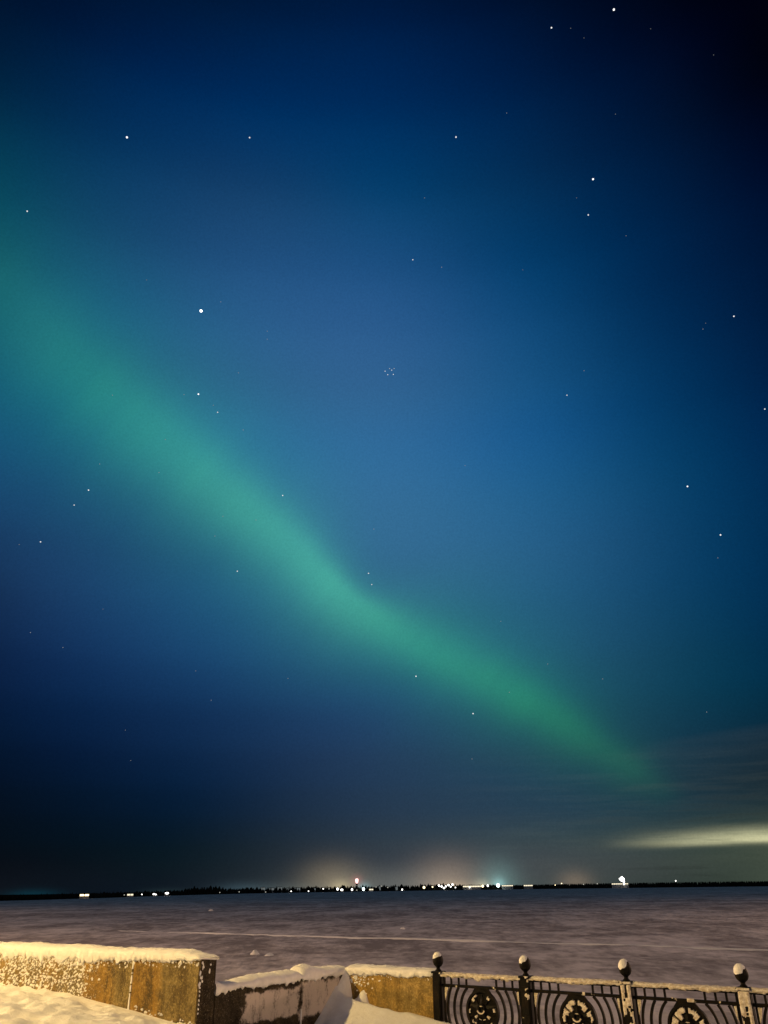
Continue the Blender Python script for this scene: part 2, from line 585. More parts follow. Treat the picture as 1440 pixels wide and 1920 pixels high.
# far shore ground
a = np.radians(np.linspace(-50, 50, 160))
V = [(shore(q) * math.sin(q), shore(q) * math.cos(q), -3.3) for q in a] + [((shore(q) + 40) * math.sin(q), (shore(q) + 40) * math.cos(q), -1.9) for q in a]
V += [(9000 * math.sin(q), 9000 * math.cos(q), -1.8) for q in a]
k = len(a)
F = [(i, i + 1, k + i + 1, k + i) for i in range(k - 1)] + [(k + i, k + i + 1, 2 * k + i + 1, 2 * k + i) for i in range(k - 1)]
tag(mesh('far_shore', V, F, M_TREE), kind='structure')

# far wood: one dark mass of small trees
rng = np.random.RandomState(11)
fw = MB()
PXH = 1 / 1610.0
TH_AZ = np.radians([-50, -27, -13.6, -13.0, -11.4, -10.8, -9, -2, -1.2, 4, 5, 9, 14, 26, 50])
TH_PX = np.array([7, 7, 8, 12.5, 13, 9, 9, 10, 9, 11, 9.5, 7.5, 8.5, 8.5, 8.5])
for row in range(3):
    q = math.radians(-47)
    while q < math.radians(47):
        dd = shore(q) + 25 + row * 22 + rng.uniform(-8, 8)
        hh = np.interp(q, TH_AZ, TH_PX) * PXH * dd * (rng.uniform(0.70, 0.96) if q < .09 and rng.rand() < 0.88 else rng.uniform(.86, .95) if q >= .09 else rng.uniform(0.96, 1.15 if q < .14 else 1.0))
        w = hh * rng.uniform(0.24, 0.42)
        x0, y0 = dd * math.sin(q), dd * math.cos(q)
        if row != 2 or rng.rand() < 0.7:
            prof = [(w * .35, -1.6), (w, .10 * hh), (w * .9, .4 * hh), (w * rng.uniform(.4, .8), .72 * hh), (w * .12, hh)] if rng.rand() < 0.5 else \
                   [(w * .3, -1.6), (w, .06 * hh), (w * .55, .42 * hh), (w * .62, .45 * hh), (w * .08, hh)]
            V, F = [], []
            ph = rng.uniform(0, 6)
            for r_, z_ in prof:
                for i in range(5):
                    g = ph + i * 2 * math.pi / 5
                    rr = r_ * rng.uniform(.75, 1.2)
                    V.append((x0 + rr * math.cos(g), y0 + rr * math.sin(g), -1.9 + z_))
            for j in range(4):
                for i in range(5):
                    F.append((j * 5 + i, j * 5 + (i + 1) % 5, j * 5 + 5 + (i + 1) % 5, j * 5 + 5 + i))
            fw.add(V, F)
        q += w * rng.uniform(0.9, 1.5) / dd
tag(fw.build('far_forest', M_TREE), kind='stuff')

# promenade under deep snow, with the drift in the recess
UU = np.concatenate([np.linspace(-60, -7.2, 40), np.arange(-7, 8.01, 0.045), np.linspace(8.3, 60, 40)])
UU = np.sort(np.append(UU, [-0.02]))
VV = np.concatenate([np.arange(-0.25, 7.0, 0.045), np.linspace(7.3, 60, 50)])
VV = np.sort(np.append(VV, [3.12]))
gu, gv = np.meshgrid(UU, VV)


def ground(u, v):
    base = 0.12 + (fbm(u * .5, v * .5, 2) - .5) * .12
    # bank against the tall wall
    hc = np.interp(u, [-14, -4.7, -3, -1.34, -.42, 0, .5, 1.2], [.84, .80, .79, .665, .575, .52, .34, .12])
    dv = v - 3.17
    bank = hc + 0.035 * sstep(dv, 0, .9) - 0.55 * sstep(dv, 2.2, 7) * hc
    bank = bank + (fbm(u * 1.6, v * 1.6, 8, 4) - .5) * .13 * sstep(dv, 0.0, .5) + (fbm(u * 4.5, v * 4.5, 4, 3) - .5) * .12 * sstep(dv, -.05, .25) + np.maximum(0, vn(u * 9, v * 9, 24) - .62) * .10
    bank = np.where(v > 3.0, bank, bank - (3.0 - v) * 0.55)
    lump = .50 * np.exp(-((u - .16) / .17) ** 2 - ((v - 3.32) / .2) ** 2)
    h = np.maximum(base, np.maximum(bank, 0.12 + lump))
    # wind drift filling the recess corner: a tongue in the corner behind a sharp crest
    vp = np.maximum(v, 0)
    tongue = 1.0 - 1.0 * np.maximum(u, 0) - 1.1 * vp - .35 * np.exp(-((u - .19) / .075) ** 2 - (v / .10) ** 2) + .12 * np.exp(-((u - .40) / .07) ** 2 - (v / .09) ** 2)
    crest_v = np.interp(u, [0, .25, .5, 1.2, 2.0], [.22, .30, .25, .17, .10]) + (vn(u * 2.5, u * 0 + 4, 61) - .5) * .03
    crest_h = np.interp(u, [0, .05, .12, .25, .46, 1.18, 1.84, 2.3, 3.2], [.79, .755, .71, .655, .60, .485, .40, .33, .30])
    k_ = np.interp(u, [0, .3, .7, 1.2], [1.0, .74, .48, .36])
    dvc = np.clip(v - crest_v, 0, 1.9)
    fall = np.where(v > crest_v, -k_ * dvc + k_ * .22 * dvc ** 2, -.9 * (crest_v - v))
    drift = crest_h + fall + (fbm(u * 2.6, v * 1.3, 12, 4) - .5) * .10 * sstep(v, .3, .9) + .05 * (fbm(u * 3, v * 3, 15, 3) - .5) * sstep(u, 2.2, 3.2)
    rr_ = np.where(u > 1.2, -.1 * (crest_v - v), -9)
    drift = np.where(v < crest_v, np.maximum(drift, crest_h + rr_), drift)
    cone = np.where(v < crest_v + .05, tongue, -9)
    kk = np.where((u > -.4) & (v < 2.9), 1, 0)
    near = np.maximum(drift, cone)
    h = np.where(kk > 0, np.maximum(h, near), np.maximum(h, np.where(u > -.02, drift, -9)))
    return np.where(v < -.03, np.minimum(h, .25), h)


Z = ground(gu, gv)
ny, nx = gu.shape
idx = np.arange(nx * ny).reshape(ny, nx)
Q = np.stack([idx[:-1, :-1], idx[:-1, 1:], idx[1:, 1:], idx[1:, :-1]], -1).reshape(-1, 4)
fu, fv = gu.ravel()[Q], gv.ravel()[Q]
keep = ~((fu.min(1) < -.021) & (fv.min(1) < 3.11))
V = np.stack([gu, -gv, Z], -1).reshape(-1, 3)
F = [tuple(f) for f in Q[keep][:, ::-1]]
tag(mesh('snowy_promenade', V, F, M_SNOW, smooth=True, loc=C0, rz=ROTZ), kind='structure')

# embankment face below the parapet
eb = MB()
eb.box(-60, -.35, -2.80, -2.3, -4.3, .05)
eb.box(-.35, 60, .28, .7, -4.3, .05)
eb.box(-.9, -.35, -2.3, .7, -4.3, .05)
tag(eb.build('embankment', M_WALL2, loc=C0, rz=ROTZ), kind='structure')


# ------------------------------------------------------------------ parapet walls
def snow_cap(name, parent, x0, x1, y0, y1, ztop, hfun, drip, seed, axis='x', ends=(0.12, 0.12), back=.02, hangf=None, mat=None):
    """Snow lying on a wall top: a rounded, uneven ridge that hangs over the front edge in a ragged fringe.
    y0 is the front face, y1 the back; along an x wall. axis 'y' lays it along y with its front towards +x."""
    n = int((x1 - x0) / (0.014 if x1 - x0 < 5 else 0.016))
    xs = np.linspace(x0, x1, n)
    V, F = [], []
    prof_n = 13
    w = y1 - y0
    for i, x in enumerate(xs):
        e = min(1, (x - x0 + .004) / ends[0]) if ends[0] else 1
        f = min(1, (x1 - x + .004) / ends[1]) if ends[1] else 1
        t = math.sqrt(max(0, 1 - (1 - e) ** 2)) * math.sqrt(max(0, 1 - (1 - f) ** 2))
        h = max(.012, hfun(x) * (.75 + .5 * float(fbm(x * 2.2, 3.3, seed, 3))) * t)
        hang = drip * (.25 + 1.1 * float(fbm(x * 3.0, 1.7, seed + 3, 2)) ** 1.5 + 1.5 * max(0, float(vn(x * 30, 5.5, seed + 6)) - .5) + .5 * float(vn(x * 11, 3.5, seed + 7))) * t
        hang *= hangf(x) if hangf else 1
        ov = .014 + .018 * float(fbm(x * 4, 8.8, seed + 9, 2))
        pts = [(y1 + back, -.03), (y1 + back + .012, h * .35), (y1 - w * .04, h * .82), (y1 - w * .2, h * 1.0), (y1 - w * .42, h * 1.02),
               (y0 + w * .36, h * .96), (y0 + w * .16, h * .80), (y0 - ov * .3, h * .52), (y0 - ov, h * .1), (y0 - ov * .95, -hang * .45),
               (y0 - ov * .7, -hang * .8), (y0 - .004, -hang), (y0 + .02, -hang * .3)]
        for j, (yy, zz) in enumerate(pts):
            jit = (float(vn(x * 16, j * 2.7, seed + 20)) - .5) * .018 + (float(vn(x * 42, j * 3.1, seed + 21)) - .5) * (.012 if 2 < j < 12 else 0)
            V.append((x, yy + jit * (j > 6), ztop + zz + jit))
    for i in range(n - 1):
        for j in range(prof_n - 1):
            F.append((i * prof_n + j, i * prof_n + j + 1, (i + 1) * prof_n + j + 1, (i + 1) * prof_n + j))
    F.append(tuple(range(prof_n)))
    F.append(tuple((n - 1) * prof_n + j for j in range(prof_n - 1, -1, -1)))
    if axis == 'y':
        V = [(-p[1], p[0], p[2]) for p in V]
    return mesh(name, V, F, mat or M_SNOW, parent, True)


def blobs(places, seed):
    """Small flattened snow lumps stuck on a face that looks towards -y: (x, y, z, width, height, depth)."""
    g = np.random.RandomState(seed)
    mb = MB()
    for (x, y, z, w, h, dp) in places:
        V, F = [(x, y - dp, z)], []
        k = 7
        tilt = g.uniform(-.2, .9)
        for rr, dd in ((.55, .75), (1.0, -.1)):
            for i in range(k):
                a_ = 2 * math.pi * i / k
                q = rr * g.uniform(.7, 1.25)
                px, pz = q * w * math.cos(a_), q * h * math.sin(a_)
                V.append((x + px * math.cos(tilt) - pz * math.sin(tilt), y - dp * dd, z + px * math.sin(tilt) + pz * math.cos(tilt)))
        F += [(0, 1 + (i + 1) % k, 1 + i) for i in range(k)]
        F += [(1 + i, 1 + (i + 1) % k, 1 + k + (i + 1) % k, 1 + k + i) for i in range(k)]
        mb.add(V, F)
    return mb


# tall parapet on the left
w1 = empty('concrete_parapet', C0, ROTZ)
tag(w1, 'tall ochre stained concrete parapet with snow stuck to its face, above the lumpy snow bank', 'wall', 'snow topped parapet walls')
mb = MB()
for x0, x1 in ((-14, -9.81), (-9.8, -5.61), (-5.6, -1.405), (-1.393, 0)):
    mb.box(x0, x1, -3.17, -2.862, -.3, 1.33, .014)
mb.box(-13.9, -.1, -3.14, -2.9, -.3, 1.31)
mb.build('wall_block', M_WALL1, w1)
snow_cap('snow_cap', w1, -14, .012, -3.17, -2.862, 1.33, lambda x: .085, .055, 1, ends=(.1, .5), hangf=lambda x: float(np.interp(x, [-14, -2.6, -1.7, -1.4, 0], [2.2, 1.9, 1.4, .8, .65])))
g = np.random.RandomState(5)
pl = []
while len(pl) < 1050:
    x = g.uniform(-6.2, -1.15)
    z = g.uniform(.72, 1.30)
    dens = np.interp(x, [-6.2, -2.7, -2.35, -1.9, -1.2], [1.0, .95, .6, .10, .01])
    dens = max(dens, .5 * np.interp(x, [-3, -1.2, -.2], [1, .4, .2]) * (1 if z < .80 + (x + 3) * -.06 else 0), .45 * (z > 1.22) * (x < -1.5))
    if float(vn(x * 5, z * 5, 31)) * .7 + .3 * g.rand() < dens * .78 + .02 and g.rand() < dens + .03:
        s = g.uniform(.45, 1.0)
        pl.append((x, -3.169, z, .034 * s, .020 * s, .015 * s))
for q in range(420):                                # crumbs along the ragged lower edge of the cap
    x = g.uniform(-6, -.02)
    s = g.uniform(.35, 1)
    pl.append((x, -3.169, 1.295 - (.10 if x < -1.5 else .055) * abs(g.normal(0, .6)), .020 * s, .020 * s, .011 * s))
for q in range(26):
    x = g.uniform(-1.3, -.05)
    pl.append((x, -3.169, np.interp(x, [-1.34, -.42, 0], [.665, .575, .52]) + g.uniform(0, .07), .028 * g.uniform(.4, 1), .022 * g.uniform(.4, 1), .02))
tag(blobs(pl, 6).build('clinging_snow', M_SNOW, w1, True), kind='stuff')
# frost on its shade-darkened end, towards the recess
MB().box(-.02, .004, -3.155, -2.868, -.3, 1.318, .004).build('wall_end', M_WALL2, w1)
eb = blobs([(-3.125 + .025 * math.sin(i * .9) + .012 * g.randn(), -.003, 1.28 - .021 * i + .01 * g.randn(), .026 * g.uniform(.4, 1), .024, .006) for i in range(15)]
           + [(-2.99, -.003, 1.17, .020, .040, .007), (-2.975, -.003, 1.25, .022, .016, .007)]
           + [(-3.14, -.003, .95 - .05 * i, .012, .02, .006) for i in range(6)], 9)
eb.V = [(-p[1], p[0], p[2]) for p in eb.V]
tag(eb.build('frost_patch', M_SNOW, w1, True), kind='stuff')
mb = MB()
for i in range(34):
    z0 = .62 + i * .02
    if g.rand() < .85:
        mb.box(-1.408 - .006 * g.rand(), -1.390 + .006 * g.rand(), -3.176 - .004 * g.rand(), -3.15, z0, z0 + .02)
tag(mb.build('seam_frost', M_SNOW, w1), kind='stuff')

# low wall on the left side of the recess
w2 = empty('concrete_side_wall', C0, ROTZ)
tag(w2, 'low shade-darkened concrete wall with pale frost patches, running back from the end of the tall parapet', 'wall', 'snow topped parapet walls')
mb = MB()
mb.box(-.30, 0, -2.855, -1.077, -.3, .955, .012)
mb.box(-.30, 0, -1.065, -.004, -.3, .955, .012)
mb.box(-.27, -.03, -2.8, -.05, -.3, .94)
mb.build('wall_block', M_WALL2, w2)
snow_cap('snow_cap', w2, -2.855, -1.07, 0, .30, .955, lambda y: .05 + .05 * sstep(y, -2.6, -1.9) + .07 * math.exp(-((y + 2.83) / .09) ** 2), .055, 40, axis='y', ends=(0, .12))
snow_cap('snow_cap', w2, -1.075, .02, 0, .30, .955, lambda y: .075 + .075 * math.exp(-((y + .86) / .26) ** 2), .06, 47, axis='y', ends=(.10, 0))
# seam frost
mb = MB()
for i in range(16):
    z0 = .22 + i * .02
    mb.box(-.012, .006 + .003 * g.rand(), -1.079 - .006 * g.rand(), -1.062 + .006 * g.rand(), z0, z0 + .02)
tag(mb.build('seam_frost', M_SNOW, w2), kind='stuff')

# low wall facing the promenade, up to the iron fence
w3 = empty('concrete_return_wall', C0, ROTZ)
tag(w3, 'low mossy ochre concrete wall between the corner snow drift and the first iron fence post', 'wall', 'snow topped parapet walls')
MB().box(.0, 1.70, .0, .30, -.3, .975, .014).box(-.30, -.004, .002, .30, -.3, .955, .0).build('wall_block', M_WALL3, w3)
snow_cap('snow_cap', w3, -.02, 1.70, 0, .30, .975, lambda x: .068, .05, 60, ends=(.06, .12))
pl = []
for q in range(150):
    x = g.uniform(.02, 1.68)
    s = g.uniform(.3, .9)
    pl.append((x, .001, .955 - .035 * abs(g.normal(0, .7)), .017 * s, .017 * s, .009 * s))
for q in range(110):
    x = abs(g.normal(.08, .30))
    z = .95 - abs(g.normal(0, .12))
    if x < 1.2 and z > .55:
        s = g.uniform(.4, 1)
        pl.append((x, .001, z, .028 * s, .018 * s, .012 * s))
tag(blobs(pl, 12).build('clinging_snow', M_SNOW, w3, True), kind='stuff')

# ------------------------------------------------------------------ iron fence
fence = empty('iron_fence', C0, ROTZ)
tag(fence, 'snowy black iron railing with round medallions and ball topped posts, right of the low wall', 'fence')
PU, STEP, NP = 1.80, 1.468, 6


def egg(r, rz, n=14):
    return [(max(.001, r * math.sin(math.pi * i / n) * (1 + .07 * math.cos(math.pi * i / n))), -rz * math.cos(math.pi * i / n)) for i in range(n + 1)]


def lens(xc, zc, pts, depth, y, seed):
    g_ = np.random.RandomState(seed)
    return [(xc + px + g_.uniform(-.004, .004), zc + pz + g_.uniform(-.004, .004)) for px, pz in pts]


def crust(parent, x0, x1, z0, z1, y, cover, seed, depth=.016):
    """A broken crust of wind-packed snow on a face towards -y."""
    st = .0125
    nx_, nz_ = max(3, int((x1 - x0) / st)), max(3, int((z1 - z0) / st))
    V, F, ids = [], [], {}
    def vid(i, j, edge):
        if (i, j) not in ids:
            x, z = x0 + (x1 - x0) * i / nx_, z0 + (z1 - z0) * j / nz_
            ids[i, j] = len(V)
            V.append([x + (float(vn(i * .7, j * .7, seed + 2)) - .5) * .006, y - depth * (.35 + .9 * float(fbm(i * .35, j * .35, seed + 5, 2))), z])
        return ids[i, j]
    on = {(i, j): float(fbm(i * .23, j * .17, seed, 3)) + .12 * (i < nx_ * .6) < cover for i in range(nx_) for j in range(nz_)}
    for (i, j), o in on.items():
        if o:
            F.append((vid(i, j, 0), vid(i + 1, j, 0), vid(i + 1, j + 1, 0), vid(i, j + 1, 0)))
    for (i, j), k in ids.items():
        if not all(on.get(q, False) for q in ((i, j), (i - 1, j), (i, j - 1), (i - 1, j - 1))):
            V[k][1] = y + .001
    if F:
        return tag(mesh('snow_crust', V, F, M_CRUST, parent, True), kind='stuff')


post_me = MB().box(-.068, .068, -.068, .068, -.1, .995, .006).box(-.05, .05, -.076, -.060, .30, .90, .004)
cap_mb = MB().box(-.084, .084, -.084, .084, .995, 1.026, .006).lathe([(.052, 0), (.046, .012), (.030, .028), (.028, .045), (.036, .056)], (0, 0, 1.026))
ball_mb = MB().lathe(egg(.082, .098, 18), (0, 0, 1.172), 24)
for k in range(NP):
    root = post_me.build('post', M_IRON, fence)
    root.location = (PU + STEP * k, 0, 0)
    cap_mb.build('post_cap', M_IRON, root)
    ball_mb.build('finial', M_IRON, root, True)
    # snow on the windward upper side of the finial
    V, F = [], []
    cz, rr = 1.172, .082
    off = Vector((-.34, -.42, .84)).normalized() if k else Vector((-.15, -.35, .93)).normalized()
    e1_ = off.orthogonal().normalized()
    e2_ = off.cross(e1_)
    lim = [1.0, 1.02, 1.10, 1.14, 1.1, 1.05][k]
    nA, nB = 28, 9
    for j in range(nB + 1):
        th = lim * j / nB
        for i in range(nA):
            ph = 2 * math.pi * i / nA
            wv = 1 + .16 * (float(vn(2.2 * math.cos(ph) + 9, 2.2 * math.sin(ph) + 9, 70 + k)) - .5) * 2
            t_ = th * wv
            dvec = off * math.cos(t_) + (e1_ * math.cos(ph) + e2_ * math.sin(ph)) * math.sin(t_)
            gth = (1.10 - .12 * (j / nB) ** 3 + .02 * float(vn(i * .8, j * .9, 80 + k)))
            V.append((dvec.x * rr * gth, dvec.y * rr * gth, cz + dvec.z * .098 * gth))
    for j in range(nB):
        for i in range(nA):
            F.append((j * nA + i, j * nA + (i + 1) % nA, (j + 1) * nA + (i + 1) % nA, (j + 1) * nA + i))
    mesh('snow_cap', V, F, M_SNOW, root, True)
    crust(root, -.066, .066, .28, .99, -.069, [.16, .40, .68, .76, .7, .7][k], 90 + k * 3)
    crust(root, -.082, .082, .996, 1.025, -.085, [.25, .5, .7, .75, .7, .7][k], 130 + k * 3, .012)

# panel shapes, in a frame centred between two posts
HW = STEP / 2 - .07
ZC, RM = .555, .262
frame_mb = MB()
for s in (-1, 1):
    frame_mb.box(s * (HW - .035) - .013, s * (HW - .035) + .013, -.018, .018, .10, .955, .003)
    for bx in (.25, .38, .51):
        frame_mb.box(s * bx - .013, s * bx + .013, -.014, .014, .866, .957, .003)
        frame_mb.box(s * bx - .013, s * bx + .013, -.014, .014, .148, .244, .003)
frame_mb.box(-HW, HW, -.023, .023, .829, .866, .004).box(-HW, HW, -.023, .023, .244, .281, .004).box(-HW, HW, -.026, .026, .11, .148, .004)
for r in (.365, .475, .585):
    a_ = math.asin(min(1, .272 / r))
    frame_mb.arc(0, ZC, r, -a_, a_, .030, -.016, .016).arc(0, ZC, r, math.pi - a_, math.pi + a_, .030, -.016, .016)
for s in (-1, 1):                                      # corner gussets
    for z_, dz in ((.829, -1), (.281, 1)):
        frame_mb.prism([(s * (HW - .05), z_), (s * (HW - .105), z_), (s * (HW - .05), z_ + dz * .17)][::-s * dz], -.010, .010)
frame_mb.prism([(-.11, .832), (.11, .832), (.16, ZC + .215), (.06, ZC + RM - .03), (-.06, ZC + RM - .03), (-.16, ZC + .215)][::-1], -.017, .017)
rail_mb = MB().box(-HW, HW, -.045, .045, .957, .992, .006)
med_mb = MB().arc(0, ZC, RM - .014, 0, 2 * math.pi, .034, -.026, .026, 56)
med_mb.lathe([(RM - .03, -.004), (RM - .03, .004)], (0, 0, 0), 48)
nl = 96                                                # turn the backing disc upright
med_mb.V[-nl:] = [(p[0], p[2], ZC + p[1]) for p in med_mb.V[-nl:]]
star = []
for i in range(10):
    a_ = math.pi / 2 + i * math.pi / 5
    rr = (RM - .03) if i % 2 == 0 else .098
    star.append((rr * math.cos(a_), ZC + rr * math.sin(a_)))
V = [(p[0], -.006, p[1]) for p in star] + [(p[0], -.002, p[1]) for p in star] + [(0, -.034, ZC)]
med_mb.add(V, [(i, (i + 1) % 10, 20) for i in range(10)] + [(10 + i, 10 + (i + 1) % 10, (i + 1) % 10, i) for i in range(10)])
med_mb.arc(0, ZC + .035, .048, 0, 2 * math.pi, .020, -.05, -.012, 28)
for i in range(5):
    a_ = math.pi / 2 + (2 * i + 1) * math.pi / 5
    med_mb.prism([(q * math.cos(a_ + e) , ZC + q * math.sin(a_ + e)) for q, e in ((.10, -.09), (RM - .025, -.045), (RM - .025, .045), (.10, .09))], -.022, -.002)


def sector(a0, a1, r0, r1, seed, rag=.10, n=9):
    """A rough wedge of packed snow between two angles (degrees) and radii."""
    g_ = np.random.RandomState(seed)
    p = []
    for i in range(n):
        t = math.radians(a0 + (a1 - a0) * i / (n - 1))
        q = r1 * (1 - rag * g_.rand())
        p.append((q * math.cos(t), ZC + q * math.sin(t)))
    for i in range(n):
        t = math.radians(a1 + (a0 - a1) * i / (n - 1))
        q = r0 * (1 + rag * g_.rand())
        p.append((q * math.cos(t), ZC + q * math.sin(t)))
    return p


boss_snow = [MB().arc(0, ZC + .035, .060, math.pi * 1.12, math.pi * 1.88, .017, -.064, -.05, 14),
             MB().prism([(.036 * math.cos(t), ZC + .067 + .012 * math.sin(t)) for t in np.linspace(0, 2 * math.pi, 12, endpoint=False)], -.046, -.012, .2)]
light_snow = []
for a0, a1, r0, r1, sd in ((112, 128, .19, .222, 1), (128, 142, .165, .222, 2), (48, 62, .17, .222, 3), (174, 190, .19, .225, 4), (-2, 12, .175, .225, 5),
                           (207, 222, .09, .15, 6), (318, 333, .09, .15, 7), (214, 226, .19, .226, 8), (228, 236, .17, .2, 9), (240, 262, .10, .115, 10),
                           (278, 300, .10, .115, 11), (300, 318, .19, .222, 13)):
    light_snow.append(MB().prism(sector(a0, a1, r0, r1, sd, .08), -.026, -.003, .15))
heavy_snow = []
for a0, a1, r0, r1, sd in ((96, 121, .155, .228, 1), (118, 140, .10, .226, 2), (59, 84, .155, .226, 3), (40, 60, .12, .224, 4), (147, 168, .125, .228, 5),
                           (165, 193, .165, .226, 6), (12, 30, .14, .226, 7), (-10, 12, .175, .228, 8), (200, 212, .16, .228, 9), (214, 258, .07, .125, 10),
                           (284, 326, .07, .125, 14), (220, 250, .15, .226, 11), (290, 318, .15, .226, 12), (330, 345, .16, .226, 15)):
    heavy_snow.append(MB().prism(sector(a0, a1, r0, r1, sd, .12), -.03, -.003, .12))
side_snow = []                                          # packed against the corner gussets and the ring
for s in (-1, 1):
    w = .052 if s < 0 else .034
    side_snow.append(MB().prism([(s * (HW - .05), .826), (s * (HW - .05 - w), .824), (s * (HW - .058 - w * .4), .72), (s * (HW - .05), .655)][::s], -.030, -.011, .1))
for k in range(NP - 1):
    root = frame_mb.build('panel', M_IRON, fence)
    root.location = (PU + STEP * (k + .5), 0, 0)
    rail_mb.build('top_rail', M_IRON, root)
    md = med_mb.build('medallion', M_IRON, root)
    for q in (light_snow if k == 0 else heavy_snow) + boss_snow:
        q.build('snow_patch', M_CRUST, root)
    for q in side_snow:
        q.build('corner_snow', M_CRUST, root)
    snow_cap('rail_snow', root, -HW, HW, -.045, .045, .992, lambda x: .030 if k else .020, .020 if k else .034, 200 + k * 13, ends=(.02, .02), back=.004, mat=M_CRUST)
    crust(root, -.16, .14, .834, .874, -.024, .5 if k else .36, 240 + k * 5, .010)
    crust(root, -HW, HW, .832, .866, -.024, .33, 270 + k * 5, .008)

# ------------------------------------------------------------------ on the ice
def hummock(loc, w, h, seed, label, grp=None):
    V, F = [], []
    n_, r_ = 14, 6
    for j in range(r_ + 1):
        t = j / r_
        for i in range(n_):
            a_ = 2 * math.pi * i / n_
            q = w * t * (1 + .5 * (float(vn(1.7 * math.cos(a_) + 5, 1.7 * math.sin(a_) + 5, seed)) - .5))
            V.append((q * math.cos(a_), q * math.sin(a_) * .8, h * (1 - t * t) ** .6 * (.62 + .7 * float(vn(2 * math.cos(a_) + j * .5, 2 * math.sin(a_) + 7, seed + 1))) - .08 * t))
    for j in range(r_):
        for i in range(n_):
            F.append((j * n_ + i, j * n_ + (i + 1) % n_, (j + 1) * n_ + (i + 1) % n_, (j + 1) * n_ + i))
    o = mesh('snow_hummock', V, F, M_SNOW, None, True, loc=loc)
    tag(o, label, 'snow mound', grp)


hummock((-12.2, 79.8, -3.05), .50, .36, 3, 'rounded snow hummock on the river ice, larger of two by the parapet end', 'hummocks on the river ice')
hummock((-10.7, 78.9, -3.05), .60, .20, 5, 'low flat snow hummock just right of a larger rounded one on the ice', 'hummocks on the river ice')
hummock((-53, 257, -3.05), .8, .55, 8, 'small pale snow hummock far out on the river ice, below the left shore lights', 'hummocks on the river ice')
hummock((1.9, 125.4, -3.05), .45, .3, 9, 'tiny pale snow hummock on the mid river ice beyond the track line', 'hummocks on the river ice')

line = [(-46, 135.5), (-32.9, 125.5), (-18, 114.6), (-1.9, 102.4), (6.5, 96.6), (14.8, 91.0), (22.5, 84.8), (30.7, 78.5), (45, 67)]
V, F = [], []
ii = 0
for s in range(len(line) - 1):
    (xa, ya), (xb, yb) = line[s], line[s + 1]
    L = math.hypot(xb - xa, yb - ya)
    for q in np.arange(0, L, .35):
        t = q / L
        x, y = xa + (xb - xa) * t, ya + (yb - ya) * t
        hh = .23 * min(1, ii / 60) * max(0, float(fbm(ii * .035, 2.2, 301, 3)) - .28) + .05 * float(vn(ii * .5, 1, 302)) * min(1, ii / 60)
        nxn, nyn = -(yb - ya) / L, (xb - xa) / L
        wob_ = (float(vn(ii * .04, 7, 303)) - .5) * .8
        for off_, zz in ((-.24, -.14), (-.08, hh * .8), (.05, hh), (.24, -.14)):
            V.append((x + nxn * (off_ + wob_), y + nyn * (off_ + wob_), -2.98 + zz))
        ii += 1
for i in range(ii - 1):
    for j in range(3):
        F.append((4 * i + j, 4 * i + j + 1, 4 * i + 5 + j, 4 * i + 4 + j))
tag(mesh('snow_track', V, F, M_SNOW, None, True), kind='structure')

# ------------------------------------------------------------------ lights and buildings of the far shore
LM = {'white': lamp_mat('lamp_white', (1, .97, .9), 4.0), 'warm': lamp_mat('lamp_warm', (1, .80, .45), 3.0), 'cold': lamp_mat('lamp_cold', (.8, 1, 1), 5.0),
      'dim': lamp_mat('lamp_dim', (.8, .78, .66), .55), 'red': lamp_mat('lamp_red', (1, .55, .52), 2.6), 'front_glow': lamp_mat('glowing_front', (.75, .85, .85), .16),
      'glow': lamp_mat('lit_facade', (1, .88, .62), 1.3)}


def globe(mb, c, r, rz=None, n=10):
    rz = rz or r
    prof = [(max(.01, r * math.sin(math.pi * i / 6)), -rz * math.cos(math.pi * i / 6)) for i in range(7)]
    return mb.lathe(prof, c, n)


M_MAST, nt, b, P = material('grey_steel', 0.6)
nt.links.new(P.noise(2, 3).step(.3, .7).mix((.03, .03, .03), (.06, .06, .055)).s, b.inputs['Base Color'])


def shore_dist(x):
    h_ = heading(x, 1668)
    return float(shore(math.atan2(h_.x, h_.y)))


def shore_lamp(x, y, w, h, mat, label, grp=None, name='shore_lamp', in_front=8):
    dd = shore_dist(x) - in_front
    p = at(x, y, dd)
    s_ = dd / 1610
    root = empty(name, (p.x, p.y, -3.2))
    zc = p.z + 3.2
    r_ = max(.12, .04 * w * s_)
    MB().lathe([(r_ * 1.6, 0), (r_, .5), (r_ * .7, max(.6, zc))], (0, 0, 0), 8).build('mast', M_MAST, root)
    globe(MB(), (0, 0, zc), w * .70 * s_ / 2, h * .72 * s_ / 2).build('lamp_head', LM[mat], root, True)
    tag(root, label, 'lamp', grp)


G_ = 'lamps along the far shore'
shore_lamp(934, 1660, 9, 9, 'cold', 'brightest blue white floodlight on the far shore, under the teal sky glow', G_)
shore_lamp(905, 1661.5, 6.5, 6, 'warm', 'large yellowish lamp just left of the brightest blue white shore floodlight', G_)
shore_lamp(914.5, 1660.5, 4.5, 5, 'white', 'medium white lamp squeezed between the yellowish lamp and the brightest floodlight', G_)
shore_lamp(681.5, 1667, 6.5, 8, 'cold', 'tall cold white lamp right of the red topped tower', G_)
shore_lamp(660, 1668, 5, 5.5, 'white', 'round white lamp left of the red topped tower', G_)
shore_lamp(633, 1667, 6, 6, 'white', 'wide white lamp in the warm sky glow left of the tower', G_)
shore_lamp(641, 1668.5, 7, 5, 'white', 'second white lamp beside a wide one in the warm glow left of the tower', G_)
shore_lamp(795, 1664, 6.5, 6, 'warm', 'single warm round lamp left of the jumbled cluster of lamps', G_)
shore_lamp(754, 1668, 4, 4, 'white', 'lone small white lamp low between the tower and the warm round lamp', G_)
